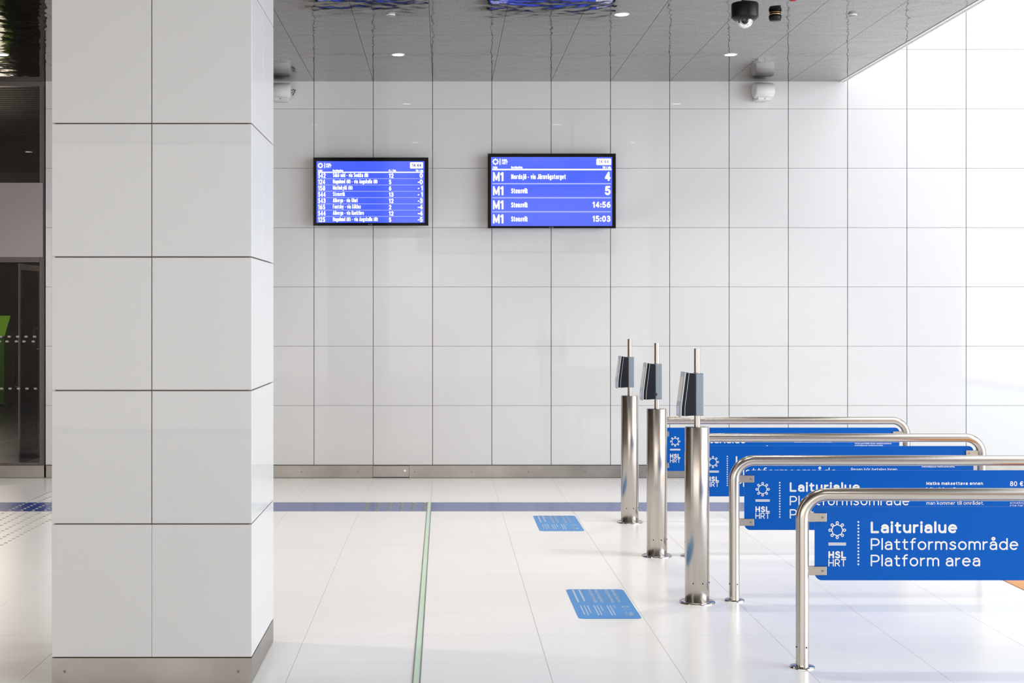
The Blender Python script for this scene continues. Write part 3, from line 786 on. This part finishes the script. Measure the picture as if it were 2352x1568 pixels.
board(719.5, 984, 361.5, 518, 727, 975, 370, 511.5, 'smaller left departure screen listing eight bus routes in white on blue', draw_bus)
board(1120.5, 1414.5, 352.5, 524, 1127.8, 1406.2, 360.4, 518.8, 'larger right departure screen listing four metro departures in white on blue', draw_metro)

# ================================================================ ON THE WALL: two sound projectors
def projector(cx, z, label, cable, turn):
    k = thing('wall_speaker', label, 'speaker', (cx, YW-.11, z), 'white wall speakers under the ceiling')
    t = MB(); L2 = .098
    t.lathe((0, 0, 0), [(.070, -L2), (.077, -L2+.004), (.077, L2-.012), (.070, L2), (.02, L2)], 'x', 40)
    h = t.build('housing', 'white_plastic', k); 
    t = MB(); t.cyl((turn*L2, 0, 0), .067, -.003, .003, 32, 'x'); t.build('grille', 'white_plastic', k)
    t = MB(); t.box(-.07, .07, -.04, .11, -.100, -.070); t.box(-.06, .06, .09, .11, -.1, .05); b = t.build('bracket', 'white_plastic', k, bevel=.004)
    t = MB(); t.cyl((0, -.041, -.086), .006, -.002, .002, 10, 'y'); t.build('screw', 'screw', b)
    h.rotation_euler = (0, 0, math.radians(0))
    if cable:
        t = MB(); t.tube([(L2, 0, .0), (L2+.03, .01, .015), (L2+.045, .03, .01), (L2+.03, .06, -.01), (L2+.01, .10, -.03)], .004, 8)
        t.tube([(L2, .0, -.03), (L2+.025, .01, -.005), (L2+.042, .02, .012)], .003, 8)
        t.build('cable', 'cable', k)
    k.rotation_euler = (0, 0, math.radians(10 if turn < 0 else 0))
projector((1748-VX)/227, EYE+(722-211.5)/227, 'white cylindrical wall speaker under the ceiling, right of the larger screen', False, -1)
projector((648-VX)/227, EYE+(722-212)/227, 'white cylindrical wall speaker half hidden by the pillar, cable at its end', True, 1)

# ================================================================ ON THE CEILING
def downlight(x, y, label, power=100):
    k = thing('downlight', label, 'ceiling light', (x, y, CEIL), 'round recessed downlights in the metal ceiling')
    t = MB(); t.lathe((0, 0, 0), [(.062, 0), (.062, -.004), (.052, -.006), (.050, -.001)], 'z', 40); t.build('trim_ring', 'white_plastic', k)
    t = MB(); t.lathe((0, 0, 0), [(.050, -.0015), (.049, -.006), (.03, -.009), (.004, -.010)], 'z', 32); t.build('lens', 'lamp', k)
    l = bpy.data.lights.new('downlight_beam', 'SPOT'); l.energy = power; l.color = (1, .93, .86); l.spot_size = math.radians(110); l.spot_blend = .8; l.shadow_soft_size = .05
    o = bpy.data.objects.new('downlight_beam', l); o.location = (0, 0, -.03); o.parent = k; COL.objects.link(o)
for x, y, lb in ((-.41, 13.42, 'lit downlight above the smaller departure screen'), (2.605, 13.42, 'lit downlight near the right wall speaker'),
                 (1.40, 11.62, 'lit downlight high above the larger departure screen, at the top edge'), (-4.0, 13.42, 'lit downlight at the left edge above the shop glass'),
                 (-1.6, 11.62, 'lit downlight hidden behind the pillar top'), (-.39, 9.7, 'lit downlight reflected faintly below the small screen top'), (2.60, 9.7, 'lit downlight above the second card reader, out of frame'),
                 (-2.9, 9.7, 'lit downlight above the studded floor, out of frame'), (1.4, 7.8, 'lit downlight above the barriers, out of frame'), (-1.9, 7.7, 'lit downlight behind the pillar, out of frame'),
                 (2.6, 4.0, 'lit downlight in the foreground, out of frame'),
                 (-5.6, 11.62, 'added unseen downlight before the shop glass, brightening the left floor'), (-6.0, 8.6, 'added unseen downlight far left of the pillar, brightening the floor there'), (-4.4, 7.2, 'added unseen downlight left of the pillar, brightening the floor below'), (-7.2, 10.2, 'added unseen downlight by the dark left wall, brightening the floor')):  # the last four are added out of view to brighten the left floor
    downlight(x, y, lb)
# dome camera on a drop pole
k = thing('dome_camera', 'black dome security camera hanging from the ceiling on a short pole', 'security camera', ((1711-VX)*9.0/F, 9.0, 3.455))
t = MB(); t.lathe((0, 0, 0), [(.030, -.015), (.064, -.015), (.081, 0), (.082, .006), (.082, .080), (.078, .088), (.02, .094)], 'z', 56); t.build('housing', 'black_matt', k)
t = MB(); t.cyl((0, 0, 0), .022, .09, CEIL-3.455, 24); t.build('drop_pole', 'frame', k)
t = MB(); t.lathe((0, 0, 0), [(.047*math.cos(a), -.016-.047*math.sin(a)) for a in [PI/2*i/12*.98 for i in range(13)]], 'z', 40); t.build('dome', 'dome', k)
t = MB(); t.lathe((0, 0, 0), [(.034*math.cos(a), -.016-.034*math.sin(a)) for a in [PI/2*i/8*.97 for i in range(9)]], 'z', 24); t.build('lens_unit', 'black', k)
# small black fitting
k = thing('ceiling_sensor', 'small black round ceiling fitting with a brass ring, right of the dome camera', 'sensor', ((1780.5-VX)*11.6/F, 11.6, CEIL))
t = MB(); t.lathe((0, 0, 0), [(.047, -.014), (.050, -.018), (.050, -.040), (.044, -.047), (.044, -.056), (.01, -.058)], 'z', 36); t.build('housing', 'black_matt', k)
t = MB(); t.lathe((0, 0, 0), [(.040, 0), (.046, -.003), (.046, -.010), (.040, -.014)], 'z', 36); t.build('ring', 'bronze', k)
# red indicator at the very top
k = thing('ceiling_beacon', 'small dark red beacon cut off by the top edge of the frame', 'alarm beacon', ((1822-VX)*10.98/F, 10.98, CEIL))
t = MB(); t.cyl((0, 0, 0), .036, -.016, 0, 28); t.build('base', 'black_matt', k)
t = MB(); t.lathe((0, 0, 0), [(.030, -.016), (.028, -.030), (.012, -.036)], 'z', 28); t.build('lens', 'red', k)
# two small covers
for px, lb in ((897.5, 'small grey ceiling disc between the two screens\' ceiling reflections'), (1958, 'small grey ceiling disc near the slanting right ceiling edge')):
    k = thing('smoke_detector', lb, 'smoke detector', ((px-VX)*11.62/F, 11.62, CEIL), 'small ceiling discs')
    t = MB(); t.lathe((0, 0, 0), [(.034, 0), (.036, -.006), (.034, -.012), (.01, -.014)], 'z', 28); t.build('housing', 'white_plastic', k)
    t = MB(); t.lathe((0, 0, 0), [(.030, -.0125), (.026, -.018), (.006, -.019)], 'z', 28); t.build('cap', 'skirt', k)

# ================================================================ sign behind the camera (seen mirrored in the wall panels)
k = thing('direction_sign', 'hanging direction sign behind the viewer, reflected faintly in the wall panels', 'sign', (1.6, -3.5, 3.02))
t = MB(); t.box(-2.2, 2.3, 0, .12, 0, .62); t.build('casing', 'frame', k)
t = MB(); t.box(-2.2, 2.3, .121, .126, .33, .60); t.build('pink_band', 'sign_pink', k)
t = MB(); t.box(-1.8, 1.15, .121, .127, .06, .32); t.build('lit_field', 'sign_lit', k)
t = MB()
def tm(t, s, x_right, v, cap, wd, width):
    # facing +Y: the reading direction runs toward -X
    text(t, s, 0, v, cap, wd, lambda u, q, d=0: (x_right-u, .130+d, q), u1=width)
tm(t, 'Espoonlahti', 2.22, .40, .14, .024, 1.25)
tm(t, 'Esboviken', .85, .43, .14, .014, 1.1)
tm(t, 'M', 1.75, .07, .16, .035, .18)
ribbon(t, [(0, .08), (0, .22)], .012, lambda u, v, d=0: (2.1-u, .13+d, v)); ribbon(t, [(-.06, .16), (0, .22), (.06, .16)], .012, lambda u, v, d=0: (2.1-u, .13+d, v))
t.build('lettering', 'sign_lit', k)
for x in (-1.8, 1.9):
    t = MB(); t.cyl((x, .06, 0), .015, .62, CEIL-3.02, 12); t.build('hanger', 'frame', k)
